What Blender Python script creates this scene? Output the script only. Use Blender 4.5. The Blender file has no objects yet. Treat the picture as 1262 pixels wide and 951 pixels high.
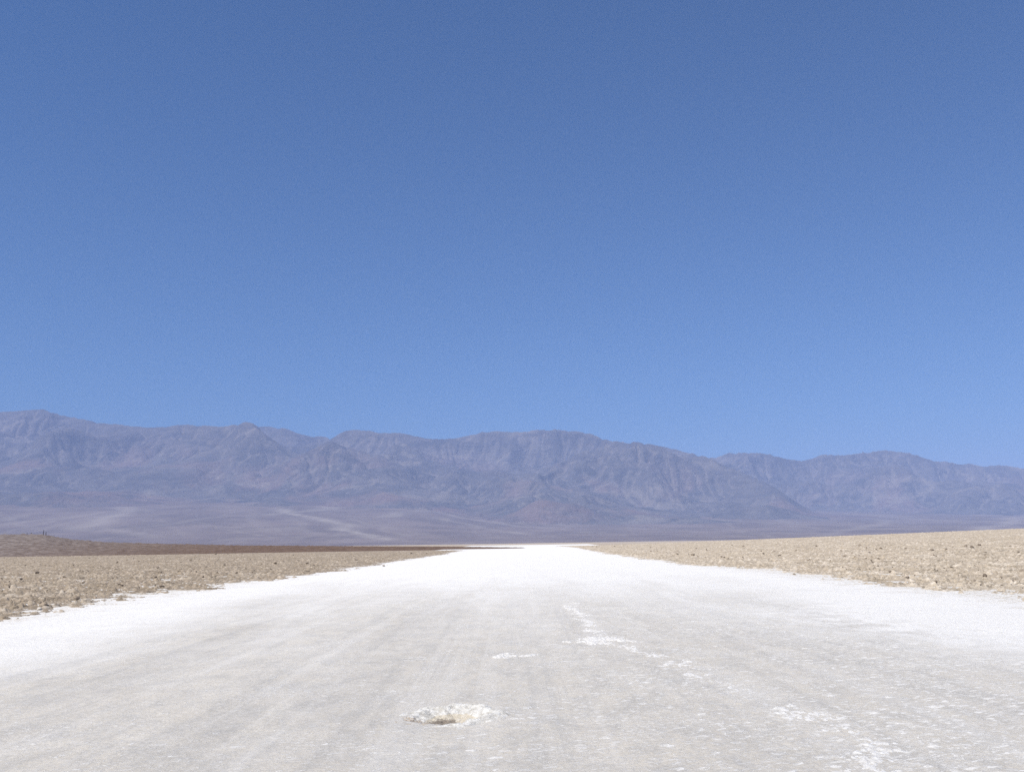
import bpy, math, random
import numpy as np
random.seed(7)
C = bpy.context.scene.collection

# ------------------------------------------------------------------ camera
PW, PH, F = 1262.0, 951.0, 1150.0
EYE = 1.60
PITCH = math.atan(193.5 / F)
ROLL = -0.0150
cam_d = bpy.data.cameras.new('camera')
cam = bpy.data.objects.new('camera', cam_d); C.objects.link(cam)
cam_d.sensor_width = 36.0
cam_d.lens = 36.0 * F / PW
cam_d.clip_start = 0.05
cam_d.clip_end = 120000
from mathutils import Matrix, Vector
M = Matrix.Rotation(math.radians(90) + PITCH, 4, 'X') @ Matrix.Rotation(ROLL, 4, 'Z')
M.translation = Vector((0, 0, EYE))
cam.matrix_world = M
bpy.context.scene.camera = cam
R3 = np.array(M.to_3x3())

def view_dir(u, v):
    """direction (x/y, z/y) seen at a point of the photograph"""
    u = np.asarray(u, float); v = np.asarray(v, float)
    c = np.stack([u - PW / 2, PH / 2 - v, -F + 0 * u], -1)
    d = c @ R3.T
    return d[..., 0] / d[..., 1], d[..., 2] / d[..., 1]

def ground_at(u, v, z=0.0):
    tx, tz = view_dir(u, v)
    y = (z - EYE) / tz
    return float(tx * y), float(y)

# ------------------------------------------------------------------ noise
def _hash(ix, iy, seed):
    h = (ix.astype(np.int64) * 374761393 + iy.astype(np.int64) * 668265263 + seed * 1274126177) & 0xFFFFFFFF
    h = ((h ^ (h >> 13)) * 1103515245) & 0xFFFFFFFF
    h = ((h ^ (h >> 16)) * 69069) & 0xFFFFFFFF
    return ((h ^ (h >> 15)) & 0xFFFFFF) / float(0xFFFFFF)

def vnoise(x, y, seed=0):
    ix = np.floor(x); iy = np.floor(y)
    fx = x - ix; fy = y - iy
    fx = fx * fx * fx * (fx * (fx * 6 - 15) + 10); fy = fy * fy * fy * (fy * (fy * 6 - 15) + 10)
    a = _hash(ix, iy, seed); b = _hash(ix + 1, iy, seed)
    c = _hash(ix, iy + 1, seed); d = _hash(ix + 1, iy + 1, seed)
    return (a * (1 - fx) + b * fx) * (1 - fy) + (c * (1 - fx) + d * fx) * fy

def fbm(x, y, octv=5, seed=0, gain=0.5, ridged=False):
    s = 0; amp = 1.0; tot = 0
    for k in range(octv):
        n = vnoise(x * 2 ** k + 17.3 * k, y * 2 ** k - 9.1 * k, seed + k)
        if ridged: n = 1 - abs(2 * n - 1)
        s = s + amp * n; tot += amp; amp *= gain
    return s / tot

def lumps(x, y, cell, rmin, rmax, seed, dens=1.0):
    """height of rounded clods of uneven size scattered one per cell"""
    gx = np.floor(x / cell); gy = np.floor(y / cell)
    out = np.zeros_like(x); tone = np.zeros_like(x)
    for i in (-1, 0, 1):
        for j in (-1, 0, 1):
            cx = gx + i; cy = gy + j
            px = (cx + _hash(cx, cy, seed)) * cell
            py = (cy + _hash(cx, cy, seed + 1)) * cell
            rr = _hash(cx, cy, seed + 2)
            r = (rmin + (rmax - rmin) * rr ** 3) * cell
            st = _hash(cx, cy, seed + 4) * 3.14159
            dx = x - px; dy = y - py
            ex = dx * np.cos(st) + dy * np.sin(st); ey = -dx * np.sin(st) + dy * np.cos(st)
            d2 = (ex / r) ** 2 + (ey / (r * (0.55 + 0.45 * rr))) ** 2
            on = _hash(cx, cy, seed + 3) < dens
            hgt = np.where(on & (d2 < 1), np.sqrt(np.clip(1 - d2, 0, 1)) * r, 0)
            t = _hash(cx, cy, seed + 5)
            tone = np.where(hgt > out, t, tone)
            out = np.maximum(out, hgt)
    return out, tone

def sstep(a, b, x):
    t = np.clip((x - a) / (b - a), 0, 1)
    return t * t * (3 - 2 * t)

# ------------------------------------------------------------------ mesh helpers
def grid_mesh(name, X, Y, Z, mat, attrs=None, mask=None, smooth=True):
    ny, nx = X.shape
    me = bpy.data.meshes.new(name)
    idx = np.arange(ny * nx).reshape(ny, nx)
    q = np.stack([idx[:-1, :-1], idx[:-1, 1:], idx[1:, 1:], idx[1:, :-1]], -1)
    if mask is not None:
        mm = mask[:-1, :-1] & mask[1:, 1:] & mask[:-1, 1:] & mask[1:, :-1] if name == 'far_salt_flat' else mask[:-1, :-1] | mask[1:, 1:] | mask[:-1, 1:] | mask[1:, :-1]
        q = q[mm]
    q = q.reshape(-1, 4)
    used = np.unique(q)
    remap = np.full(ny * nx, -1, np.int64); remap[used] = np.arange(len(used))
    q = remap[q]
    co = np.stack([X, Y, Z], -1).reshape(-1, 3)[used]
    me.vertices.add(len(used)); me.vertices.foreach_set('co', co.astype(np.float32).ravel())
    me.loops.add(q.size); me.loops.foreach_set('vertex_index', q.ravel().astype(np.int32))
    me.polygons.add(len(q))
    me.polygons.foreach_set('loop_start', (np.arange(len(q)) * 4).astype(np.int32))
    me.polygons.foreach_set('use_smooth', np.full(len(q), smooth, bool))
    me.update(calc_edges=True)
    for k, v in (attrs or {}).items():
        at = me.attributes.new(k, 'FLOAT', 'POINT')
        at.data.foreach_set('value', v.reshape(-1)[used].astype(np.float32))
    me.materials.append(mat)
    o = bpy.data.objects.new(name, me); C.objects.link(o)
    return o

def raw_mesh(name, verts, faces, mat, smooth=True):
    me = bpy.data.meshes.new(name)
    me.from_pydata([tuple(v) for v in verts], [], faces)
    me.update()
    if smooth: me.polygons.foreach_set('use_smooth', [True] * len(me.polygons))
    me.materials.append(mat)
    o = bpy.data.objects.new(name, me); C.objects.link(o)
    return o

def tag(o, label=None, cat=None, group=None, kind=None):
    if label: o['label'] = label
    if cat: o['category'] = cat
    if group: o['group'] = group
    if kind: o['kind'] = kind
    return o

# ------------------------------------------------------------------ material helpers
class NT:
    def __init__(s, name):
        s.m = bpy.data.materials.new(name); s.m.use_nodes = True
        s.t = s.m.node_tree; s.t.nodes.clear()
        s.out = s.t.nodes.new('ShaderNodeOutputMaterial')
        s.b = s.t.nodes.new('ShaderNodeBsdfPrincipled')
        s.t.links.new(s.b.outputs[0], s.out.inputs[0])
        s.geo = s.t.nodes.new('ShaderNodeNewGeometry')
        s.pos = s.geo.outputs['Position']
    def n(s, typ, **kw):
        nd = s.t.nodes.new(typ)
        for k, v in kw.items(): setattr(nd, k, v)
        return nd
    def set(s, sock, v):
        if isinstance(v, bpy.types.NodeSocket): s.t.links.new(v, sock)
        else: sock.default_value = v
    def scale(s, vec, sc):
        m = s.n('ShaderNodeVectorMath', operation='MULTIPLY')
        s.set(m.inputs[0], vec); m.inputs[1].default_value = sc
        return m.outputs[0]
    def noise(s, vec, scale, detail=6, rough=0.6, dist=0.0, typ='FBM'):
        nd = s.n('ShaderNodeTexNoise', noise_type=typ) if typ != 'FBM' else s.n('ShaderNodeTexNoise')
        s.set(nd.inputs['Vector'], vec)
        nd.inputs['Scale'].default_value = scale; nd.inputs['Detail'].default_value = detail
        nd.inputs['Roughness'].default_value = rough; nd.inputs['Distortion'].default_value = dist
        return nd.outputs[0]
    def voro(s, vec, scale, feature='F1', out='Distance', rnd=1.0):
        nd = s.n('ShaderNodeTexVoronoi', feature=feature)
        s.set(nd.inputs['Vector'], vec); nd.inputs['Scale'].default_value = scale
        nd.inputs['Randomness'].default_value = rnd
        return nd.outputs[out]
    def math(s, op, a, b=0.0, clamp=False):
        nd = s.n('ShaderNodeMath', operation=op, use_clamp=clamp)
        s.set(nd.inputs[0], a); s.set(nd.inputs[1], b)
        return nd.outputs[0]
    def rng(s, v, a, b, c=0.0, d=1.0, smooth=True):
        nd = s.n('ShaderNodeMapRange')
        if smooth: nd.interpolation_type = 'SMOOTHSTEP'
        s.set(nd.inputs['Value'], v)
        for k, x in zip(('From Min', 'From Max', 'To Min', 'To Max'), (a, b, c, d)): s.set(nd.inputs[k], x)
        return nd.outputs[0]
    def mix(s, f, a, b, blend='MIX'):
        nd = s.n('ShaderNodeMix', data_type='RGBA', blend_type=blend)
        s.set(nd.inputs[0], f)
        for sock, v in ((nd.inputs[6], a), (nd.inputs[7], b)):
            s.set(sock, v if isinstance(v, bpy.types.NodeSocket) else (*v, 1))
        return nd.outputs[2]
    def attr(s, name):
        nd = s.n('ShaderNodeAttribute', attribute_name=name)
        return nd.outputs['Fac']
    def sep(s, vec):
        nd = s.n('ShaderNodeSeparateXYZ'); s.set(nd.inputs[0], vec); return nd.outputs
    def bump(s, h, strength, dist, normal=None):
        nd = s.n('ShaderNodeBump'); s.set(nd.inputs['Height'], h)
        nd.inputs['Strength'].default_value = strength; nd.inputs['Distance'].default_value = dist
        if normal is not None: s.set(nd.inputs['Normal'], normal)
        return nd.outputs[0]
    def done(s, color, rough=0.9, normal=None, spec=0.2):
        s.set(s.b.inputs['Base Color'], color if isinstance(color, bpy.types.NodeSocket) else (*color, 1))
        s.set(s.b.inputs['Roughness'], rough)
        s.b.inputs['Specular IOR Level'].default_value = spec
        if normal is not None: s.set(s.b.inputs['Normal'], normal)
        return s.m

# ---- salt: bright clean crust near the banks and far out, greyer trodden damp salt in the middle
def salt_material():
    s = NT('salt_crust')
    p = s.pos
    x, y, z = s.sep(p)
    ax = s.math('ABSOLUTE', x)
    big = s.noise(p, 0.16, 4, 0.55)
    stk = s.noise(s.scale(p, (0.45, 0.07, 1)), 1.0, 5, 0.6, 0.6)
    lat = s.math('ADD', ax, s.math('MULTIPLY', s.math('SUBTRACT', big, 0.5), 6.0))
    clean_side = s.rng(lat, 4.4, 9.8)
    yy = s.math('ADD', y, s.math('MULTIPLY', s.math('SUBTRACT', stk, 0.5), 34.0))
    clean_far = s.rng(yy, 7, 50)
    clean = s.math('MAXIMUM', clean_side, clean_far)
    # broad patch of fresh crust before the right bank
    dx = s.math('SUBTRACT', x, 8.2); dy = s.math('MULTIPLY', s.math('SUBTRACT', y, 19.0), 0.55)
    dd = s.math('SQRT', s.math('ADD', s.math('MULTIPLY', dx, dx), s.math('MULTIPLY', dy, dy)))
    fresh = s.math('MULTIPLY', s.rng(dd, 5.0, 0.5), s.rng(s.noise(s.scale(p, (1, 0.6, 1)), 2.2, 7, 0.72, 0.4), 0.42, 0.58))
    mottle = s.noise(s.scale(p, (1, 0.6, 1)), 1.3, 8, 0.72, 0.5)
    clean = s.math('ADD', clean, s.math('MULTIPLY', s.math('SUBTRACT', stk, 0.5), 0.35), True)
    clean = s.math('ADD', clean, s.math('MULTIPLY', s.math('SUBTRACT', mottle, 0.50), 0.75), True)
    clean = s.math('ADD', clean, s.math('MULTIPLY', fresh, 0.7), True)
    grey = s.mix(s.noise(p, 0.9, 5, 0.65), (0.565, 0.52, 0.437), (0.675, 0.62, 0.515))
    grey = s.mix(s.rng(s.noise(s.scale(p, (1, 0.5, 1)), 2.6, 8, 0.75, 0.4), 0.40, 0.68, 0.0, 0.9), grey, (0.46, 0.435, 0.382))
    band = s.noise(s.scale(p, (0.9, 0.045, 1)), 1.0, 4, 0.6, 0.8)
    grey = s.mix(s.rng(band, 0.48, 0.72, 0.0, 0.45), grey, (0.40, 0.384, 0.35))
    white = s.mix(s.noise(p, 3.0, 7, 0.7), (0.80, 0.775, 0.71), (0.95, 0.93, 0.87))
    fine = s.noise(p, 42, 6, 0.75); grit = s.noise(p, 17, 6, 0.72)
    # faint lighter and darker tracks along the way people walk
    trk = s.noise(s.scale(p, (2.2, 0.03, 1)), 1.0, 5, 0.65, 0.3)
    grey = s.mix(s.rng(trk, 0.52, 0.64, 0.0, 0.4), grey, (0.70, 0.665, 0.59))
    grey = s.mix(s.rng(trk, 0.47, 0.37, 0.0, 0.4), grey, (0.42, 0.40, 0.355))
    col = s.mix(clean, grey, white)
    col = s.mix(s.rng(fine, 0.30, 0.55, 0.28, 0.0), col, (0.28, 0.265, 0.235))
    col = s.mix(s.rng(grit, 0.46, 0.62, 0.0, 0.30), col, (0.72, 0.70, 0.66))
    # clean white flecks of raised crust, denser towards the right
    warp = s.noise(p, 6, 4, 0.65)
    wv = s.n('ShaderNodeVectorMath', operation='ADD'); s.set(wv.inputs[0], p)
    wc = s.n('ShaderNodeCombineXYZ'); s.set(wc.inputs[0], s.math('MULTIPLY', warp, 0.30)); s.set(wc.inputs[1], s.math('MULTIPLY', warp, 0.2))
    s.set(wv.inputs[1], wc.outputs[0])
    zone = s.noise(p, 0.5, 5, 0.6)
    right = s.rng(x, -5.0, 4.0, 0.0, 0.065)
    def flecks(scale, base):
        fl = s.noise(wv.outputs[0], scale, 6, 0.68, 0.6)
        thr = s.math('SUBTRACT', s.math('SUBTRACT', base, s.math('MULTIPLY', zone, 0.16)), right)
        return s.math('MULTIPLY', s.math('SUBTRACT', fl, thr), 9.0, True)
    fleck = s.math('MAXIMUM', flecks(24.0, 0.655), flecks(10.0, 0.655))
    # ridges of the old salt polygons, broken up
    vd = s.voro(wv.outputs[0], 0.42, 'DISTANCE_TO_EDGE')
    rid = s.math('MULTIPLY', s.rng(vd, 0.0, 0.10, 1.0, 0.0), s.rng(s.noise(p, 13.0, 6, 0.7), 0.50, 0.64))
    rid = s.math('MULTIPLY', rid, s.rng(s.noise(p, 0.35, 3, 0.5), 0.40, 0.60))
    fleck = s.math('MAXIMUM', fleck, s.math('MULTIPLY', rid, 0.8))
    col = s.mix(s.math('MULTIPLY', fleck, 0.75), col, (0.88, 0.86, 0.80))
    # tan mud washed over the salt along the banks
    lat2 = s.math('ADD', ax, s.math('MULTIPLY', s.math('SUBTRACT', s.noise(p, 0.9, 7, 0.75), 0.5), 12.0))
    stain = s.math('MULTIPLY', s.rng(lat2, 10.9, 13.4), s.rng(s.noise(s.scale(p, (1, 0.5, 1)), 7.0, 7, 0.75), 0.45, 0.58))
    col = s.mix(s.math('MULTIPLY', stain, s.rng(y, 150, 40, 0.1, 0.75)), col, (0.50, 0.43, 0.31))
    spk = s.noise(p, 26, 2, 0.5)
    col = s.mix(s.rng(spk, 0.75, 0.80, 0, 0.5), col, (0.30, 0.25, 0.20))
    h = s.math('ADD', s.math('MULTIPLY', s.noise(p, 8, 8, 0.72), 0.045), s.math('MULTIPLY', fine, 0.010))
    h = s.math('ADD', h, s.math('MULTIPLY', fleck, 0.014))
    return s.done(col, s.rng(fine, 0.3, 0.7, 0.55, 0.85), s.bump(h, 0.6, 1.0), 0.3)

def mud_material(name, dark, light, pale, pale_amt=0.5):
    s = NT(name)
    p = s.pos
    t = s.attr('tone'); h = s.attr('rise')
    n1 = s.noise(p, 0.25, 5, 0.6); n2 = s.noise(p, 4.0, 7, 0.7); n3 = s.noise(p, 30, 5, 0.7)
    c = s.mix(s.rng(n2, 0.3, 0.7), dark, light)
    c = s.mix(s.math('MULTIPLY', s.rng(t, 0.35, 1.0), 0.75), c, pale)
    c = s.mix(s.rng(n1, 0.45, 0.7, 0, pale_amt), c, pale)
    c = s.mix(s.rng(t, 0.10, 0.0, 0.0, 0.35), c, tuple(k * 0.62 for k in dark))
    edge = s.attr('edge')
    sal = s.math('MULTIPLY', s.rng(edge, 1.6, 0.0), s.rng(s.noise(p, 3.5, 6, 0.72), 0.44, 0.60))
    c = s.mix(sal, c, (0.80, 0.76, 0.68))
    shade_speck = s.math('MAXIMUM', s.rng(s.noise(s.scale(p, (2.2, 0.9, 7)), 1.7, 5, 0.7, 0.5), 0.56, 0.63), s.rng(s.noise(s.scale(p, (1, 0.5, 3)), 1.1, 7, 0.8, 0.3), 0.56, 0.61))
    c = s.mix(s.math('MULTIPLY', shade_speck, 0.75), c, tuple(k * 0.5 for k in dark))      # shade of clods and crevices painted in as dark specks
    b = s.math('ADD', s.math('MULTIPLY', n2, 0.09), s.math('MULTIPLY', n3, 0.02))
    return s.done(c, 0.92, s.bump(b, 0.9, 1.0), 0.15)

# ================================================================== SETTING
salt = salt_material()

# hole position
HX, HY = ground_at(556, 881)
# ---- salt flat in front (fine real relief) -------------------------------
def salt_relief(X, Y):
    z = (fbm(X * 1.7, Y * 1.7, 5, 11) - 0.5) * 0.016
    z += (fbm(X * 0.35, Y * 0.35, 3, 31) - 0.5) * 0.03
    r, _ = lumps(X, Y, 0.16, 0.1, 0.42, 51, 0.35)
    z += r * 0.12 * (fbm(X * .7, Y * .7, 3, 77) > 0.5)
    return z

def hole_dip(X, Y):
    # an oval dish, its rim a little raised, deepest left of the middle
    ang = np.arctan2(Y - HY, X - HX)
    rr = np.hypot((X - HX) / 0.42, (Y - HY) / 0.50)
    return rr + 0.07 * np.sin(3 * ang + 1) + 0.10 * (vnoise(ang * 2.2 + 9, 0 * ang, 5) - 0.5) * 2

ty = np.geomspace(2.2, 60, 900)
tx = np.linspace(-0.85, 0.85, 1100)
TX, Yg = np.meshgrid(tx, ty); Xg = TX * Yg
Z = salt_relief(Xg, Yg) * (1 - 0.6 * sstep(15, 50, Yg))
D = hole_dip(Xg, Yg)
Z = np.where(D < 1.25, Z - 0.20 * sstep(0.98, 0.72, D) , Z)
inner_patch = grid_mesh('salt_flat', Xg, Yg, Z, salt)
tag(inner_patch, 'grey white trodden salt flat running away between two mud banks', kind='structure')
# far salt and the great ground sheet below it
def sheet(name, x0, x1, y0, y1, z, mat, nx=40, ny=60):
    xs = np.linspace(x0, x1, nx); ys = np.linspace(y0, y1, ny)
    X, Y = np.meshgrid(xs, ys)
    return grid_mesh(name, X, Y, 0 * X + z, mat)

def playa_material():
    s = NT('playa_floor')
    p = s.pos
    n = s.noise(s.scale(p, (1, 0.35, 1)), 0.002, 6, 0.6)
    c = s.mix(s.rng(n, 0.35, 0.65), (0.40, 0.33, 0.25), (0.52, 0.45, 0.36))
    return s.done(c, 0.95)
playa = playa_material()
g = sheet('ground', -60000, 60000, -8000, 70000, -0.16, playa)
tag(g, 'pale brown dry lake floor reaching the mountains', kind='structure')

# outline of the white way beyond the near patch; behind the left bank's tip it opens to the left
ys = np.concatenate([np.linspace(-25, 2.0, 12), np.geomspace(2.6, 800, 170)])
L = np.where(ys < 300, -22, -22 - (ys - 300) * 0.03); Rr = np.full_like(ys, 23.0)
Rr = np.where(ys > 150, 23 + (ys - 150) * 0.06, Rr)
us = np.linspace(0, 1, 60)
X = L[:, None] + (Rr - L)[:, None] * us[None]; Y = ys[:, None] + 0 * X
Zs = -0.045 + 0 * X
far = grid_mesh('far_salt_flat', X, Y, Zs, salt, mask=(np.abs(X - HX) > 2.2) | (np.abs(Y - HY) > 2.0))
tag(far, 'white salt path continuing to the far lake floor', kind='structure')

# ---- mud banks -----------------------------------------------------------
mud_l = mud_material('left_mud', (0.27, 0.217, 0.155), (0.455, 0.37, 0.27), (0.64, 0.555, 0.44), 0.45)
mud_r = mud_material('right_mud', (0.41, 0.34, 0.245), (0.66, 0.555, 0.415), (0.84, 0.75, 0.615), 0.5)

BANKS = {}
def bank(name, side, mat, seed, tmax, rows, cols, y0, y1, label):
    ty = np.geomspace(y0, y1, rows)
    tt = np.linspace(0.035, tmax, cols)
    T, Y = np.meshgrid(tt, ty); X = side * T * Y
    base = 11.3 if side < 0 else 12.2
    mean = base + (sstep(90, 330, Y) * (2.5 if side < 0 else 7.0))
    wob = (fbm(X * 0.0 + Y * 0.10, Y * 0 + 3.3, 3, seed) - 0.5) * 2.2
    wob += (fbm(X * 0.5, Y * 0.5, 4, seed + 5) - 0.5) * 2.4
    e = np.abs(X) - mean - wob
    if side < 0: e = np.minimum(e, (250 - Y) * 0.20)          # the left bank ends in a low tip
    e = e + (fbm(X * 1.6, Y * 1.1, 4, seed + 9, 0.6) - 0.5) * 2.6
    rise = sstep(-1.0, 2.2, e)
    a, ta = lumps(X, Y, 0.36, 0.10, 0.42, seed + 20, 0.7)
    b, tb = lumps(X + 5, Y + 3, 0.16, 0.15, 0.5, seed + 30, 0.85)
    c, tc = lumps(X + 2, Y + 8, 1.3, 0.05, 0.17, seed + 40, 0.5)
    rough = a * 0.85 + b * 0.8 + c * 0.6 + (fbm(X * 1.3, Y * 1.3, 5, seed + 50, 0.65) - 0.5) * 0.20
    z = -0.10 + rise * 0.13 + rise * (rough * 1.05 - 0.015)
    if side > 0: z += np.clip(np.abs(X) - 16, 0, 300) * 0.0255 * sstep(16, 40, np.abs(X)) * sstep(420, 300, Y)
    else: z += sstep(20, 70, np.abs(X)) * 0.0
    BANKS[side] = (ty, tt, z)
    tone = np.where(a * 0.62 > b * 0.5, ta, tb); tone = np.where(c * .5 > a * .62, tc, tone)
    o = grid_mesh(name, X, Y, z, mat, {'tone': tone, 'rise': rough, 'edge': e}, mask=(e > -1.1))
    tag(o, label, kind='structure')
    return o
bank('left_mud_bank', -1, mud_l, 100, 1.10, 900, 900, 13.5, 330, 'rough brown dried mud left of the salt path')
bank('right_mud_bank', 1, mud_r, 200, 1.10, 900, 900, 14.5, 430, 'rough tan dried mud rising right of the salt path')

# ---- low dark rise at the far left --------------------------------------
def rise_material():
    s = NT('dark_rise')
    p = s.pos; z = s.sep(p)[2]
    n = s.noise(p, 0.5, 6, 0.7); n2 = s.noise(p, 0.05, 4, 0.6)
    c = s.mix(s.rng(n, 0.35, 0.65), (0.13, 0.10, 0.085), (0.30, 0.26, 0.235))
    c = s.mix(s.rng(s.sep(p)[0], -185, -80), c, s.mix(s.rng(n, 0.35, 0.65), (0.11, 0.07, 0.048), (0.21, 0.145, 0.105)))
    return s.done(c, 0.95, s.bump(n, 1.0, 0.5), 0.1)
rise_m = rise_material()
RD = 380.0
pts = [(-60, 657), (0, 658.5), (52, 658.5), (66, 661), (90, 665), (130, 668), (200, 670), (300, 672.3), (420, 672.9), (520, 673.2), (590, 673.9), (640, 674.6), (652, 675.2)]
pt, pe = view_dir([a for a, _ in pts], [b for _, b in pts])
nu, nv = 1900, 90
tt = np.linspace(-1.4, float(pt[-1]) + 0.004, nu); vv = np.linspace(0, 1, nv)
T, V = np.meshgrid(tt, vv)
front = 260 + 30 * sstep(-0.55, -0.2, T); crest = 350.0 - 30 * sstep(-0.3, -0.1, T)
Y = front + V * (220 - 150 * sstep(-0.3, -0.05, T))
X = T * Y
hc = np.interp(T, pt, pe) * crest + EYE
k = sstep(0, 1, (Y - front) / (crest - front)) * sstep(1.0, 0.55, V)
Zr = -0.14 + (hc + 0.14) * k ** 0.8
lu, _ = lumps(X, Y, 1.9, 0.1, 0.45, 400, 0.8)
Zr += k * (lu * 0.35 + (fbm(X * 0.3, Y * 0.3, 4, 410) - 0.5) * 0.5) * (1 - 0.7 * sstep(-0.3, -0.1, T))
o = grid_mesh('dark_rise', X, Y, Zr, rise_m)
tag(o, 'low dark brown rise beyond the left mud', kind='structure')

# ================================================================== MOUNTAINS
def upsample(h, k):
    ny, nx = h.shape
    yi = np.linspace(0, ny - 1, (ny - 1) * k + 1); xi = np.linspace(0, nx - 1, (nx - 1) * k + 1)
    y0 = np.minimum(yi.astype(int), ny - 2); x0 = np.minimum(xi.astype(int), nx - 2)
    fy = (yi - y0)[:, None]; fx = (xi - x0)[None]
    a = h[y0][:, x0]; b = h[y0][:, x0 + 1]; c = h[y0 + 1][:, x0]; d = h[y0 + 1][:, x0 + 1]
    return (a * (1 - fx) + b * fx) * (1 - fy) + (c * (1 - fx) + d * fx) * fy

def erode(h, U, dx, steps, dt, K, mexp=0.45, diff=0.0):
    """rivers cut the rising range: implicit stream power law"""
    ny, nx = h.shape
    base = (U <= 0)
    base[0] = base[-1] = True; base[:, 0] = base[:, -1] = True
    idx = np.arange(ny * nx).reshape(ny, nx)
    offs = [(-1, -1, 1.414), (-1, 0, 1), (-1, 1, 1.414), (0, -1, 1), (0, 1, 1), (1, -1, 1.414), (1, 0, 1), (1, 1, 1.414)]
    for it in range(steps):
        h = np.where(base, 0.0, h)
        best = np.zeros((ny, nx)); rec = idx.copy(); dist = np.ones((ny, nx)) * dx
        hp = np.pad(h, 1, constant_values=1e9)
        for oy, ox, dd in offs:
            nb = hp[1 + oy:1 + oy + ny, 1 + ox:1 + ox + nx]
            s = (h - nb) / (dd * dx)
            m = s > best
            best = np.where(m, s, best); dist = np.where(m, dd * dx, dist)
            rec = np.where(m, idx + oy * nx + ox, rec)
        rec = np.where(base, idx, rec)
        hf = (h + dt * U).ravel()
        order = np.argsort(h.ravel(), kind='stable')
        recl = rec.ravel().tolist(); ol = order.tolist()
        A = [1.0] * (ny * nx)
        for i in reversed(ol):
            r = recl[i]
            if r != i: A[r] += A[i]
        Fk = (K * dt * (np.array(A) * dx * dx) ** mexp / dist.ravel()).tolist()
        hl = hf.tolist(); bl = base.ravel()
        for i in ol:
            r = recl[i]
            if r != i: hl[i] = (hl[i] + Fk[i] * hl[r]) / (1 + Fk[i])
        h = np.array(hl).reshape(ny, nx)
        h = np.where(base, 0.0, h)
        if diff:
            q = np.pad(h, 1, mode='edge')
            h = h + diff * (q[:-2, 1:-1] + q[2:, 1:-1] + q[1:-1, :-2] + q[1:-1, 2:] - 4 * h)
    return np.where(base, 0.0, h)

def blur(a, r, n=2):
    k = 2 * r + 1
    for _ in range(n):
        for ax in (0, 1):
            p = np.pad(a, [(r + 1, r) if i == ax else (0, 0) for i in (0, 1)], mode='edge')
            c = np.cumsum(p, axis=ax)
            a = (c[k:] - c[:-k]) / k if ax == 0 else (c[:, k:] - c[:, :-k]) / k
    return a

def dist_poly(X, Y, pts):
    """distance to a polyline and the interpolated third value there"""
    bd = np.full(X.shape, 1e9); bw = np.zeros(X.shape)
    for (x0, y0, w0), (x1, y1, w1) in zip(pts[:-1], pts[1:]):
        dx, dy = x1 - x0, y1 - y0
        t = np.clip(((X - x0) * dx + (Y - y0) * dy) / (dx * dx + dy * dy), 0, 1)
        d = np.hypot(X - x0 - t * dx, Y - y0 - t * dy)
        m = d < bd
        bd = np.where(m, d, bd); bw = np.where(m, w0 + t * (w1 - w0), bw)
    return bd, bw

# height of the alluvial fans (metres) as they climb from the lake floor to the range
FU = np.array([-300, 0, 130, 350, 520, 700, 900, 1060, 1262, 1600]); FV = np.array([604, 612, 618, 622, 627, 639, 638, 640, 640, 640])
FT, FE = view_dir(FU, FV)
TOE, FR = 7200.0, 14500.0
def fan_z(X, Y):
    t = X / np.maximum(Y, 1)
    e = np.interp(t, FT, FE)
    # smooth the interpolation a little
    e = (e + np.interp(t - 0.03, FT, FE) + np.interp(t + 0.03, FT, FE)) / 3
    s = np.clip((Y - TOE) / (FR - TOE), 0, 3)
    cones = (fbm(X / 2600, Y / 9000, 3, 600) - 0.5) * 120 * np.clip(s, 0, 1) * np.clip(1.6 - s, 0, 1)
    return e * FR * s ** 1.35 * np.where(s > 1, 0.9 + 0.1 / np.maximum(s, 1), 1) + cones - 0.5

main_sky = [(-400, 520), (-200, 512), (-80, 507), (0, 508), (43, 504.6), (62, 505.4), (72, 511), (101, 516.8), (127, 521.3), (152, 523.6), (182.6, 527.2), (210, 525), (243, 522.6), (271, 526.6),
 (286.5, 523.6), (300.5, 519.3), (320, 524), (327, 526.3), (348.5, 526.6), (367, 534.7), (391.6, 538.2), (406, 537.9), (420, 533), (434.7, 528.8), (445, 530.4), (461.6, 532), (499, 534), (515.5, 537.6),
 (534, 542.2), (556, 539.3), (577.5, 537.4), (599, 530.9), (618, 530.6), (634.8, 534.1), (656, 528.8), (682, 529.8), (714, 530.6), (736, 537.6), (754.7, 543.6), (776, 545.2), (783.5, 544.1), (803, 547.4),
 (825, 551), (846, 558), (862.5, 560), (878.6, 565), (889, 572), (905.6, 577.5), (916, 582), (940, 592), (960, 602), (978, 615), (991, 624), (1010, 634), (1030, 640)]
far_sky = [(700, 585), (800, 575), (860, 567), (880, 564), (895, 558.7), (916, 557.6), (943, 558.7), (960.4, 563), (988.5, 568.5), (1001, 564), (1016.5, 559.6), (1037, 561), (1057, 558.6), (1075, 556.5), (1090.5, 554.5),
 (1118.6, 557.6), (1136.5, 563), (1152, 568.5), (1169.6, 568.5), (1182, 572.4), (1197.7, 571), (1213, 575.4), (1228, 572.6), (1246, 574.4), (1262, 576.5), (1330, 574), (1450, 584), (1600, 580)]

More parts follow.
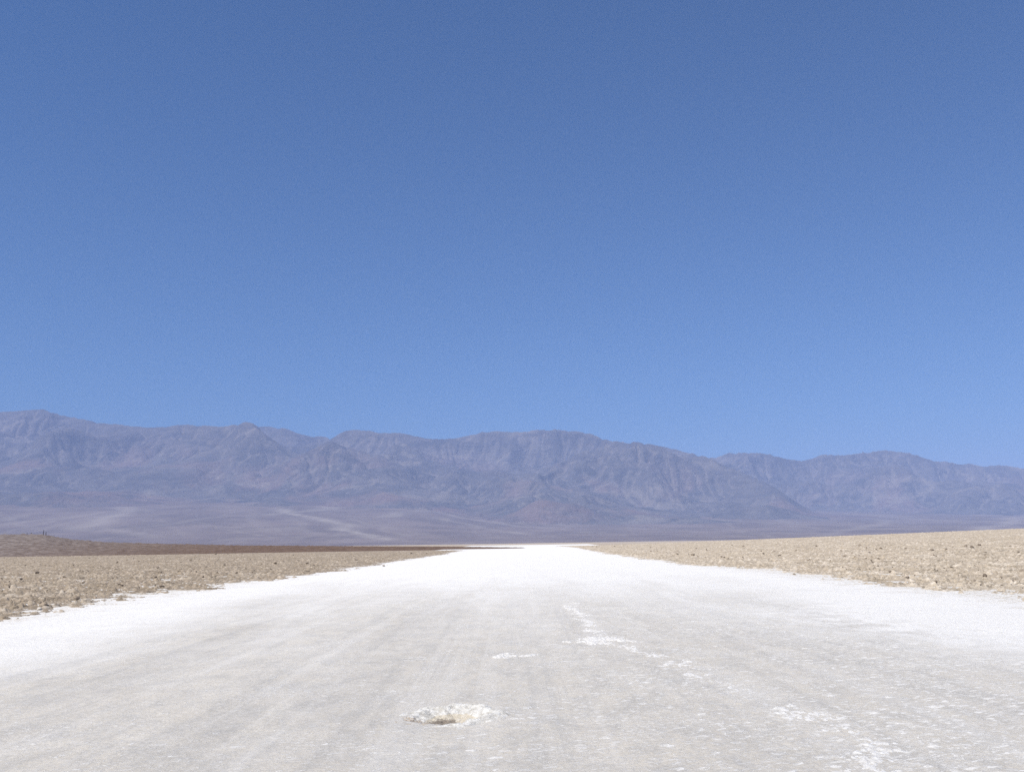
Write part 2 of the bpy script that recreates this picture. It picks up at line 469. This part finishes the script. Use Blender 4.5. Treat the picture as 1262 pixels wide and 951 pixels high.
def make_range(name, x0, x1, y0, y1, crest, blobs, sky, mat, seed, label, iters=(55, 22)):
    dx = 100.0
    xs = np.arange(x0, x1 + 1, dx); ys = np.arange(y0, y1 + 1, dx)
    X, Y = np.meshgrid(xs, ys)
    def uplift(X, Y):
        nz = (fbm(X / 1500, Y / 1500, 4, seed) - 0.5)
        wx = X + (fbm(X / 2500, Y / 2500, 3, seed + 3) - 0.5) * 2200; wy = Y + (fbm(X / 2500, Y / 2500, 3, seed + 8) - 0.5) * 2200
        d, w = dist_poly(wx, wy, crest)
        u = np.clip(1 - d / (w * (1 + 0.45 * nz)), 0, 1)
        u = u ** 0.75
        for bx, by, br, bu in blobs:
            q = np.hypot(wx - bx, (wy - by)) / br
            u = np.maximum(u, bu * np.clip(1 - q, 0, 1) ** 0.6)
        g = fbm(X / 3600 + 3, Y / 2400, 3, seed + 12, 0.5, True); g2 = fbm(X / 1700, Y / 1500, 3, seed + 15)
        return u * (0.25 + 1.0 * sstep(0.35, 0.9, g) + 0.7 * sstep(0.3, 0.7, g2) * (1 - 0.6 * u))
    U = uplift(X, Y)
    h = U * 900 + fbm(X / 500, Y / 500, 4, seed + 20) * 90
    # resistances of the rock differ
    h = erode(h, U, dx, iters[0], 60.0, 0.0016 * (0.25 + 1.5 * fbm(X / 1500, Y / 1500, 4, seed + 60) ** 1.5).ravel())
    h = upsample(h, 2); dx = 50.0
    xs = np.linspace(x0, xs[-1], h.shape[1]); ys = np.linspace(y0, ys[-1], h.shape[0])
    X, Y = np.meshgrid(xs, ys); U = uplift(X, Y)
    h = erode(h + 12 * fbm(X / 150, Y / 150, 3, seed + 33) * (U > 0), U, dx, iters[1], 30.0, 0.0016 * (0.25 + 1.5 * fbm(X / 1500, Y / 1500, 4, seed + 60) ** 1.5).ravel())
    h = upsample(h, 2)
    xs = np.linspace(xs[0], xs[-1], h.shape[1]); ys = np.linspace(ys[0], ys[-1], h.shape[0])
    X, Y = np.meshgrid(xs, ys)
    # bent valleys: no rib runs straight
    gx = (X - xs[0]) / (xs[1] - xs[0]) + (fbm(X / 900, Y / 900, 4, seed + 81) - 0.5) * 44
    gy = (Y - ys[0]) / (ys[1] - ys[0]) + (fbm(X / 900 + 9, Y / 900, 4, seed + 85) - 0.5) * 30
    gx = np.clip(gx, 0, h.shape[1] - 1.001); gy = np.clip(gy, 0, h.shape[0] - 1.001)
    ix = gx.astype(int); iy = gy.astype(int); fx = gx - ix; fy = gy - iy
    h = (h[iy, ix] * (1 - fx) + h[iy, ix + 1] * fx) * (1 - fy) + (h[iy + 1, ix] * (1 - fx) + h[iy + 1, ix + 1] * fx) * fy
    # old, rounded slopes: part of the cutting is filled in again, unevenly
    soft = blur(h, 9, 2)
    mixf = (0.32 if x0 < 0 else 0.12) + 0.42 * sstep(0.35, 0.65, fbm(X / 2200, Y / 2200, 3, seed + 71))
    h = np.where(h > 0, h * (1 - mixf) + soft * mixf, h)
    m = np.clip(h / 250, 0, 1)
    h = h + m * ((fbm(X / 700, Y / 500, 7, seed + 40, 0.57, True) - 0.6) * (280 if x0 < 0 else 480))
    h = np.maximum(h, 0)
    # bring the crest to its surveyed height, smoothly along the range
    st, se = view_dir([a for a, _ in sky], [b for _, b in sky])
    fz = fan_z(X, Y)
    T = X / Y
    nb = 700
    tb = np.linspace(T.min(), T.max(), nb)
    bi = np.clip(((T - tb[0]) / (tb[1] - tb[0]) + 0.5).astype(int), 0, nb - 1)
    for rd, sig in enumerate((16, 8, 4, 3, 2)):
        e = (np.where(h > 5, fz + h, -99) - EYE) / Y
        mx = np.full(nb, -9.0); np.maximum.at(mx, bi.ravel(), e.ravel())
        j = np.full(nb, 0); 
        tgt = np.interp(tb, st, se)
        fe = np.interp(tb, FT, FE) * 1.1
        ok = (mx > fe + 0.004)
        c = np.where(ok, np.clip((tgt - fe * 0.9), 0.002, 1) / np.maximum(mx - fe * 0.9, 0.004), np.nan)
        good = ~np.isnan(c)
        c = np.interp(np.arange(nb), np.arange(nb)[good], c[good])
        c = np.clip(c, 0.3, 3.0)
        kk = np.exp(-0.5 * (np.arange(-40, 41) / sig) ** 2); kk /= kk.sum()
        c = np.convolve(np.pad(c, 40, mode='edge'), kk, mode='valid')
        h = h * np.interp(T, tb, c)
    Z = fz + h - 1.0 + np.where(h > 3, 0, -8.0)
    # exposed relief: convex ribs against gullies
    q = np.pad(h, 3, mode='edge'); lap = h - (q[:-6, 3:-3] + q[6:, 3:-3] + q[3:-3, :-6] + q[3:-3, 6:]) / 4
    o = grid_mesh(name, X, Y, Z, mat, {'rib': np.clip(lap / 60 + 0.5, 0, 1), 'elev': h / 2500}, mask=(h > 0.5))
    tag(o, label, kind='structure')
    return o

def rock_material():
    s = NT('mountain_rock')
    p = s.pos
    x, y, z = s.sep(p)
    big = s.noise(p, 0.0005, 5, 0.6, 0.5); mid = s.noise(s.scale(p, (1, 1, 2.5)), 0.0016, 7, 0.65, 0.6); fin = s.noise(p, 0.012, 6, 0.7)
    rib = s.attr('rib'); ele = s.attr('elev')
    c = s.mix(s.rng(mid, 0.35, 0.65), (0.095, 0.095, 0.105), (0.18, 0.165, 0.16))
    red = s.math('MULTIPLY', s.rng(big, 0.48, 0.62), s.rng(ele, 0.45, 0.1))
    c = s.mix(s.math('MULTIPLY', red, 0.75), c, (0.265, 0.18, 0.16))
    m2 = s.noise(s.scale(p, (1, 1, 1.5)), 0.0011, 6, 0.62, 1.0)
    c = s.mix(s.math('MULTIPLY', s.rng(m2, 0.54, 0.66), 0.42), c, (0.42, 0.36, 0.30))
    c = s.mix(s.rng(m2, 0.46, 0.36, 0.0, 0.7), c, (0.075, 0.075, 0.08))
    c = s.mix(s.rng(rib, 0.42, 0.28, 0.0, 0.30), c, (0.38, 0.33, 0.29))   # pale gravel in the gullies
    c = s.mix(s.rng(fin, 0.3, 0.7, 0.35, 0.0), c, (0.115, 0.095, 0.09))
    b = s.math('ADD', s.math('MULTIPLY', fin, 70), s.math('MULTIPLY', s.noise(p, 0.004, 6, 0.7, 0.3), 150))
    return s.done(c, 0.95, s.bump(b, 0.7, 1.0), 0.1)
rock = rock_material()

make_range('mountains', -19000, 9000, 12600, 24500,
           [(-22000, 21500, 6500), (-11000, 20400, 6000), (-7000, 19900, 5600), (-3500, 20200, 5700), (0, 19400, 5200), (2500, 18900, 4600), (4000, 18000, 3300), (5000, 17000, 1800), (5600, 16300, 900)],
           [(-6900, 14600, 1700, 0.35), (1300, 14900, 1900, 0.26), (4350, 15200, 1000, 0.5), (-3000, 15200, 1500, 0.3)],
           main_sky, rock, 700, 'hazy blue grey mountain range beyond the salt flat')
make_range('far_mountains', 300, 21000, 17600, 28500,
           [(1500, 24500, 3600), (5000, 24200, 4200), (8000, 23300, 4500), (11500, 23500, 4500), (16000, 24500, 4500), (24000, 25000, 4500)],
           [(9500, 18900, 1900, 0.35), (12400, 18900, 1700, 0.35)],
           far_sky, rock, 900, 'farther lower mountains at the right behind the main range')

# ---- alluvial fans -------------------------------------------------------
def fan_material():
    s = NT('fan_gravel')
    p = s.pos
    w = s.attr('wash')
    n = s.noise(p, 0.0012, 6, 0.62); st = s.noise(s.scale(p, (1, 0.22, 1)), 0.0035, 6, 0.65, 0.8)
    c = s.mix(s.rng(n, 0.35, 0.65), (0.145, 0.115, 0.105), (0.215, 0.17, 0.15))
    c = s.mix(s.rng(st, 0.5, 0.72, 0, 0.5), c, (0.27, 0.23, 0.195))
    c = s.mix(s.math('MULTIPLY', w, 0.9, True), c, (0.42, 0.37, 0.31))
    return s.done(c, 0.95, None, 0.1)
ny, nx = 420, 1900
tt = np.linspace(-1.3, 1.3, nx); yy = np.geomspace(TOE - 300, 24500, ny)
T, Y = np.meshgrid(tt, yy); X = T * Y
Zf = fan_z(X, Y)
Zf += (fbm(X / 700, Y / 700, 4, 640) - 0.5) * 14 * np.clip((Y - TOE) / 2500, 0, 1)
wash = np.zeros_like(X)
rngw = np.random.RandomState(5)
BRAID = 0.45 + 0.9 * fbm(X / 90, Y / 500, 4, 660)
def add_wash(pix, width, amp):
    global wash
    a, e = view_dir([q[0] for q in pix], [q[1] for q in pix])
    # find where the sight line meets the fan
    pp = []
    for ai, ei in zip(a, e):
        yl = np.linspace(TOE, 20000, 900)
        f = fan_z(ai * yl, yl) - EYE - ei * yl
        k = np.argmax(f > 0)
        pp.append((ai * yl[k], yl[k]))
    px = np.array([q[0] for q in pp]); py = np.array([q[1] for q in pp])
    o = np.argsort(py); px = px[o]; py = py[o]
    xc = np.interp(yy, py, px)[:, None]
    inside = (sstep(py[0] - 500, py[0] + 200, yy) * sstep(py[-1] + 500, py[-1] - 100, yy))[:, None]
    wob = (fbm(yy / 900, 0 * yy + rngw.rand() * 50, 4, int(rngw.randint(1, 999))) - 0.5) * 450
    ww = width * (0.5 + fbm(yy / 600, 0 * yy + 3, 3, int(rngw.randint(1, 999))))
    g = np.exp(-((X - xc - wob[:, None]) / ww[:, None]) ** 2) * inside
    g *= BRAID
    wash = np.maximum(wash, g * amp * 0.6)
for pix, wd, am in [
    ([(420, 623), (370, 631), (345, 634)], 160, 0.8), ([(352, 628), (385, 636), (415, 645), (440, 655), (480, 664)], 120, 1.0),
    ([(160, 617), (150, 628), (120, 645), (108, 652)], 170, 0.8), ([(165, 620), (140, 630), (60, 640), (0, 646)], 80, 0.5),
    ([(120, 650), (200, 662)], 150, 0.5), ([(530, 618), (535, 628), (470, 636)], 120, 0.5), ([(535, 630), (580, 640), (640, 648), (700, 652)], 90, 0.6),
    ([(560, 640), (600, 652), (680, 660)], 80, 0.45), ([(300, 634), (250, 640), (130, 655)], 70, 0.4), ([(255, 648), (285, 650)], 200, 0.3),
    ([(680, 645), (760, 650), (860, 655)], 80, 0.4), ([(740, 655), (900, 652)], 150, 0.5), ([(880, 640), (960, 645), (1080, 648)], 100, 0.5),
    ([(1100, 628), (1160, 630), (1200, 634), (1262, 636)], 150, 0.8), ([(1050, 632), (1130, 640), (1262, 643)], 120, 0.4), ([(980, 625), (1000, 632), (1100, 641)], 110, 0.5),
    ([(860, 660), (1100, 651)], 150, 0.35)]:
    add_wash(pix, wd, am)
for k in range(26):
    u0 = rngw.uniform(-100, 1360); v0 = rngw.uniform(625, 645); du = rngw.uniform(-130, 130)
    add_wash([(u0, v0), (u0 + du * 0.5, v0 + 9), (u0 + du, v0 + 20)], rngw.uniform(30, 90), rngw.uniform(0.15, 0.4))
o = grid_mesh('alluvial_fans', X, Y, Zf, fan_material(), {'wash': wash}, mask=(Zf > -0.45))
tag(o, 'purple grey gravel fans sloping down from the mountains', kind='structure')

# ================================================================== THINGS


# ================================================================== THINGS
def ground_z(x, y):
    return float(salt_relief(np.array([x]), np.array([y]))[0] * (1 - 0.6 * sstep(15, 50, np.array([y])))[0])

# ---- the hole with its salt rim
def crust_material(name, a, b, mud):
    s = NT(name); p = s.pos
    n = s.noise(p, 14, 7, 0.7); f = s.noise(p, 70, 5, 0.7); t = s.attr('mud')
    c = s.mix(s.rng(n, 0.35, 0.65), a, b)
    mm = s.math('ADD', t, s.math('MULTIPLY', s.math('SUBTRACT', s.noise(p, 30, 6, 0.75), 0.5), 2.6))
    c = s.mix(s.rng(mm, 0.35, 0.75, 0, 0.9), c, s.mix(s.rng(f, 0.4, 0.65), mud, tuple(k * 1.9 for k in mud)))
    h = s.math('ADD', s.math('MULTIPLY', n, 0.05), s.math('MULTIPLY', f, 0.012))
    return s.done(c, 0.75, s.bump(h, 0.8, 1.0), 0.3)
rim_m = crust_material('salt_rim', (0.55, 0.52, 0.45), (0.90, 0.88, 0.81), (0.34, 0.27, 0.19))
floor_m = crust_material('hole_mud', (0.62, 0.55, 0.42), (0.74, 0.68, 0.56), (0.17, 0.14, 0.11))

def hole_part(name, r0, r1, nr, mat, parent):
    an = np.linspace(0, 2 * np.pi, 181); rr = np.linspace(r0, r1, nr)
    A, R = np.meshgrid(an, rr)
    ca, sa = np.cos(A), np.sin(A)
    per = 1 + 0.10 * np.sin(2 * A + 0.7) + 0.06 * np.sin(5 * A + 2) + 0.05 * np.sin(9 * A) + 0.14 * (fbm(ca * 2 + 5, sa * 2 + 5, 4, 21) - 0.5)
    x = R * ca * 0.42 * per; y = R * sa * 0.50 * per
    prof = np.interp(R, [0, 0.25, 0.5, 0.68, 0.84, 0.95, 1.1, 1.25], [-0.085, -0.08, -0.052, -0.02, 0.008, 0.010, 0.002, -0.03])
    prof = prof + sstep(0.3, 0.8, R) * sstep(1.2, 0.9, R) * 0.02 * np.cos(A - 0.9)
    nzz = (fbm(x * 14 + 40, y * 14 + 40, 5, 91, 0.6) - 0.5) * 0.035 * sstep(1.25, 1.0, R)
    l, _ = lumps(x + 9, y + 9, 0.07, 0.15, 0.5, 95, 0.8)
    z = prof + nzz + l * 0.25 * sstep(1.2, 0.9, R)
    # mud shows at the left foot of the rim and in the bottom
    mud = np.clip(0.75 * sstep(0.35, -0.8, ca) * sstep(0.4, -0.5, sa) + 0.9 * sstep(0.5, 0.12, np.hypot(R * ca + 0.12, R * sa - 0.1)) - 0.25 * sstep(-0.2, 0.8, ca), -0.3, 1)
    o = grid_mesh(name, x, y, z, mat, {'mud': mud})
    o.parent = parent
    return o
hole = bpy.data.objects.new('salt_hole', None); C.objects.link(hole); hole.location = (HX, HY, 0.0)
tag(hole, 'shallow open hole ringed by a bright white salt rim in the grey salt', 'salt hole')
hole_part('salt_rim', 0.55, 1.25, 60, rim_m, hole)
hole_part('mud_bottom', 0.0, 0.56, 40, floor_m, hole)

# ---- raised patches and ridges of white crust
flake_m = crust_material('white_crust', (0.70, 0.68, 0.63), (0.88, 0.865, 0.82), (0.42, 0.37, 0.31))
def crust(name, pix, half, thr, seed, label, cat, hgt=0.022, step=0.012, warm=0.0):
    """a raised broken crust following a line seen in the picture"""
    P = [ground_at(u, v) for u, v in pix]
    xs = [q[0] for q in P]; ysq = [q[1] for q in P]
    hm = max(half)
    gx = np.arange(min(xs) - hm * 1.6, max(xs) + hm * 1.6, step); gy = np.arange(min(ysq) - hm * 1.6, max(ysq) + hm * 1.6, step * 1.4)
    X, Y = np.meshgrid(gx, gy)
    wx = X + (fbm(X * 3, Y * 3, 3, seed) - 0.5) * 0.5; wy = Y + (fbm(X * 3 + 7, Y * 3, 3, seed + 1) - 0.5) * 0.7
    d, w = dist_poly(wx, wy, [(a, b, h) for (a, b), h in zip(P, half)])
    body = np.clip(1 - d / w, 0, 1)
    n = fbm(X * 26, Y * 13, 4, seed + 2, 0.65); n2 = fbm(X * 4, Y * 3, 3, seed + 5)
    l, _ = lumps(X, Y, 0.11, 0.2, 0.6, seed + 3, 0.7)
    hh = (body * 0.6 + (n - 0.5) * 1.8 + (n2 - 0.5) * 1.2 - thr) * hgt * 1.6
    hh = np.where(body > 0.02, np.minimum(hh, hgt + l * .15), -1)
    base = salt_relief(X, Y) * (1 - 0.6 * sstep(15, 50, Y))
    ok = hh > -0.004
    Z = base + np.where(ok, hh, -0.006)
    x0, y0 = float(np.mean(xs)), float(np.mean(ysq))
    o = grid_mesh(name, X - x0, Y - y0, Z, flake_m, {'mud': np.full(X.shape, warm)}, mask=ok)
    o.location = (x0, y0, 0)
    tag(o, label, cat)
    return o
crust('salt_patch', [(604, 809), (628, 808), (654, 808)], [0.12, 0.42, 0.12], 0.37, 1000, 'thin white salt patch beyond the round hole', 'salt crust', warm=0.12)
crust('salt_patch', [(706, 791), (738, 792), (744, 788), (768, 790)], [0.15, 0.5, 0.6, 0.3], 0.44, 1010, 'largest bright salt patch, right of the thin white one', 'salt crust')
crust('salt_ridge', [(960, 867), (1002, 886), (1030, 892), (1062, 908), (1075, 921), (1096, 950)], [0.16, 0.24, 0.2, 0.22, 0.2, 0.16], 0.47, 1020, 'broken white salt ridge curving down through the grey salt at lower right', 'salt crust', hgt=0.016)
crust('salt_ridge', [(700, 742), (716, 762), (742, 785)], [0.25, 0.3, 0.25], 0.63, 1030, 'faint far salt ridge leading up to the largest bright salt patch', 'salt crust', step=0.018)
crust('salt_ridge', [(772, 796), (830, 812), (872, 838), (905, 848)], [0.2, 0.24, 0.22, 0.15], 0.66, 1040, 'speckled salt ridge trailing right from the largest bright salt patch', 'salt crust', hgt=0.014)

# ---- clods and stones
def clod_mesh(seed, flat=0.6):
    import bmesh
    bm = bmesh.new(); bmesh.ops.create_icosphere(bm, subdivisions=3, radius=1.0)
    co = np.array([v.co[:] for v in bm.verts])
    rg = np.random.RandomState(seed)
    for k in range(9):                                   # break flat faces off the lump
        n = rg.normal(size=3); n /= np.linalg.norm(n); dd = rg.uniform(0.55, 0.9)
        pr = co @ n; co = co - np.clip(pr - dd, 0, None)[:, None] * n
    a = fbm(co[:, 0] * 3 + 20 + co[:, 2] * 2, co[:, 1] * 3 + 20 - co[:, 2], 4, seed) - 0.5
    co = co * (1 + 0.35 * a[:, None]) * np.array([1, 0.8, flat])
    for v, c in zip(bm.verts, co): v.co = c
    me = bpy.data.meshes.new('mud_clod'); bm.to_mesh(me); bm.free()
    me.polygons.foreach_set('use_smooth', [False] * len(me.polygons))
    return me
def stone_material(name, a, b):
    s = NT(name); p = s.pos
    c = s.mix(s.rng(s.noise(p, 18, 6, 0.7), 0.35, 0.65), a, b)
    return s.done(c, 0.9, s.bump(s.noise(p, 30, 5, 0.7), 0.6, 0.02), 0.15)
dark_m = stone_material('dark_clod', (0.14, 0.11, 0.085), (0.26, 0.21, 0.16))
brown_m = stone_material('brown_clod', (0.24, 0.195, 0.145), (0.38, 0.31, 0.235))
pale_m = stone_material('pale_clod', (0.55, 0.50, 0.42), (0.72, 0.67, 0.58))
clods = {}
for nm, mt in (('d', dark_m), ('b', brown_m), ('p', pale_m)):
    clods[nm] = []
    for k in range(5):
        me = clod_mesh(50 + k + ord(nm) * 7, 0.45 + 0.1 * k); me.materials.append(mt); clods[nm].append(me)
def stone(me, u, v, size, label, group=None, name='mud_clod', z=0.05):
    # where the sight line first meets the mud or the salt
    az, el = (float(q) for q in view_dir(u, v))
    ty, tt, zb = BANKS[-1 if u < 631 else 1]
    col = int(round((abs(az) - tt[0]) / (tt[1] - tt[0])))
    zc = np.maximum(zb[:, min(max(col, 0), len(tt) - 1)], 0.0)
    k = int(np.argmax(zc >= EYE + el * ty))
    y = float(ty[k]); x = az * y; zz = float(zc[k])
    if zc[k] < EYE + el * y: return None
    o = bpy.data.objects.new(name, me); C.objects.link(o)
    o.location = (x, y, zz + size * 0.10); o.scale = (size,) * 3
    o.rotation_euler = (random.uniform(-.2, .2), random.uniform(-.2, .2), random.uniform(0, 6.28))
    tag(o, label, 'clod', group)
    return o
stone(clods['d'][2], 57, 746, 0.075, 'dark clod with a pale one before it at the left salt edge')
stone(clods['p'][1], 48, 751, 0.085, 'pale clod lying before a dark one at the left salt edge')
stone(clods['d'][0], 199, 723, 0.12, 'wide dark clod on the left mud near the salt edge')
stone(clods['d'][1], 94, 739, 0.10, 'dark flat clod close above the left salt edge')
stone(clods['d'][3], 46, 706, 0.14, 'dark clod farther back on the left mud')
stone(clods['b'][0], 473, 697, 0.13, 'lone brown clod out on white salt beside the left mud', z=0.0)
stone(clods['b'][2], 5, 763, 0.05, 'small brown clod in the salt at the left picture edge', z=0.0)
stone(clods['d'][4], 1214, 711, 0.085, 'large dark clod on the right mud near its salt edge')
stone(clods['d'][0], 1202, 716, 0.075, 'dark clod just below the large dark one on the right mud')
stone(clods['b'][4], 1259, 704, 0.11, 'purple brown lump at the right picture edge')
stone(clods['d'][3], 1097, 705, 0.09, 'dark pointed clod midway along the right mud')
stone(clods['d'][1], 858, 676, 0.22, 'dark lump far out on the right mud')
stone(clods['b'][3], 979, 708, 0.09, 'lone brown clod on the salt beside the right mud', z=0.0)
stone(clods['d'][2], 1154, 719, 0.07, 'little dark clod beside the right salt edge')
rs = np.random.RandomState(12)
def in_bank(u, v):
    if u < 620: return v > 681 and v < np.interp(u, [0, 100, 200, 300, 400, 500], [752, 738, 722, 709, 697, 683])
    return v > np.interp(u, [740, 850, 1000, 1262], [672, 670, 666, 661]) and v < np.interp(u, [740, 850, 1000, 1262], [674, 686, 701, 727])
cnt = {'l': 0, 'r': 0}
while cnt['l'] < 125 or cnt['r'] < 125:
    u = rs.uniform(0, 1262)
    side = 'l' if u < 620 else 'r'
    if cnt[side] >= 125: continue
    v = 672 + 80 * rs.rand() ** 1.0
    if not in_bank(u, v): continue
    cnt[side] += 1
    y = EYE * F / max(6, v - 669 + (u - 631) * 0.015)
    sz = min(0.22, y * rs.uniform(0.0006, 0.0016)) * (0.8 + 0.7 * rs.rand() ** 3)
    kind = 'd' if rs.rand() < 0.45 else 'b'
    if side == 'l': stone(clods[kind][rs.randint(5)], u, v, sz, 'small brown clod strewn over the left mud', 'clods strewn over the left mud')
    else: stone(clods[kind][rs.randint(5)], u, v, sz, 'small brown clod strewn over the right mud', 'clods strewn over the right mud')

# ---- thin posts on the dark rise
post_m = stone_material('weathered_wood', (0.06, 0.05, 0.045), (0.11, 0.09, 0.08))
def post(u, vtop, vbase, wd, lean, label):
    t, e = view_dir(u, vbase); y = 350.0; x = float(t) * y; z = EYE + float(e) * y
    h = (vbase - vtop) / F * y
    vs, fs = [], []
    n = 8
    lv = [(-0.5, 1.15), (0, 1.1), (0.3 * h, 1.0), (0.7 * h, 0.85), (0.97 * h, 0.75), (h, 0.45)]
    for k, (zz, r) in enumerate(lv):
        for i in range(n):
            a = 2 * math.pi * i / n
            rr = wd / 2 * r * (1 + 0.12 * math.sin(3 * a + k))
            vs.append((rr * math.cos(a) + lean * zz, rr * math.sin(a), zz))
    for k in range(len(lv) - 1):
        for i in range(n): fs.append((k * n + i, k * n + (i + 1) % n, (k + 1) * n + (i + 1) % n, (k + 1) * n + i))
    fs.append(tuple((len(lv) - 1) * n + i for i in range(n)))
    o = raw_mesh('post', vs, fs, post_m); o.location = (x, y, z - 0.15)
    tag(o, label, 'post', 'thin posts on the dark rise')
post(53.4, 652.5, 659, 0.24, 0.02, 'tallest thin dark post on the low brown rise')
post(56.6, 654.5, 659, 0.24, -0.03, 'short post just right of the tallest post on the brown rise')
post(38.2, 655.5, 659, 0.24, 0.04, 'short dark post left of the tallest one on the brown rise')
post(33.4, 656, 659, 0.22, 0.0, 'smallest stub of a post, leftmost on the brown rise')

# ================================================================== AIR
vm = bpy.data.materials.new('haze_air'); vm.use_nodes = True
nt = vm.node_tree; nt.nodes.clear()
out = nt.nodes.new('ShaderNodeOutputMaterial'); pv = nt.nodes.new('ShaderNodeVolumePrincipled')
pv.inputs['Color'].default_value = (0.45, 0.60, 1.0, 1)
pv.inputs['Density'].default_value = 3.9e-5
pv.inputs['Anisotropy'].default_value = -0.25
nt.links.new(pv.outputs[0], out.inputs['Volume'])
hx, hy0, hy1, hz0, hz1 = 62000, -9000, 71000, -12.0, 3150
vs = [(sx * hx, y, z) for z in (hz0, hz1) for sx, y in ((-1, hy0), (1, hy0), (1, hy1), (-1, hy1))]
fs = [(3, 2, 1, 0), (4, 5, 6, 7), (0, 1, 5, 4), (1, 2, 6, 5), (2, 3, 7, 6), (3, 0, 4, 7)]
hz = raw_mesh('haze', vs, fs, vm, smooth=False)
tag(hz, 'thin blue haze over the valley', kind='stuff')

# ================================================================== LIGHT
SUN_EL, SUN_AZ = math.radians(60), math.radians(-136)     # azimuth from +Y, clockwise: high on the left, a little behind
sd = bpy.data.lights.new('sun', 'SUN'); sd.energy = 4.0; sd.angle = math.radians(0.53); sd.color = (1.0, 0.945, 0.865)
so = bpy.data.objects.new('sun', sd); C.objects.link(so)
dv = Vector((math.sin(SUN_AZ) * math.cos(SUN_EL), math.cos(SUN_AZ) * math.cos(SUN_EL), math.sin(SUN_EL)))
so.rotation_euler = dv.to_track_quat('Z', 'Y').to_euler(); so.location = (0, 0, 50)

w = bpy.data.worlds.new('World'); bpy.context.scene.world = w; w.use_nodes = True
nt = w.node_tree; bg = nt.nodes['Background']
sk = nt.nodes.new('ShaderNodeTexSky'); sk.sky_type = 'NISHITA'; sk.sun_disc = False
sk.sun_elevation = SUN_EL; sk.sun_rotation = SUN_AZ
sk.altitude = 0; sk.air_density = 1.0; sk.dust_density = 0.0; sk.ozone_density = 3.0
tint = nt.nodes.new('ShaderNodeMix'); tint.data_type = 'RGBA'; tint.blend_type = 'MULTIPLY'; tint.inputs[0].default_value = 1.0
tint.inputs[7].default_value = (0.46, 0.91, 1.38, 1)      # deep dry desert blue
nt.links.new(sk.outputs[0], tint.inputs[6]); nt.links.new(tint.outputs[2], bg.inputs[0]); bg.inputs[1].default_value = 0.053

sc = bpy.context.scene
sc.view_settings.view_transform = 'Standard'; sc.view_settings.look = 'None'
sc.view_settings.exposure = 0.4; sc.view_settings.gamma = 1.0
sc.render.engine = 'CYCLES'
sc.cycles.use_denoising = False
sc.cycles.max_bounces = 5; sc.cycles.volume_bounces = 1
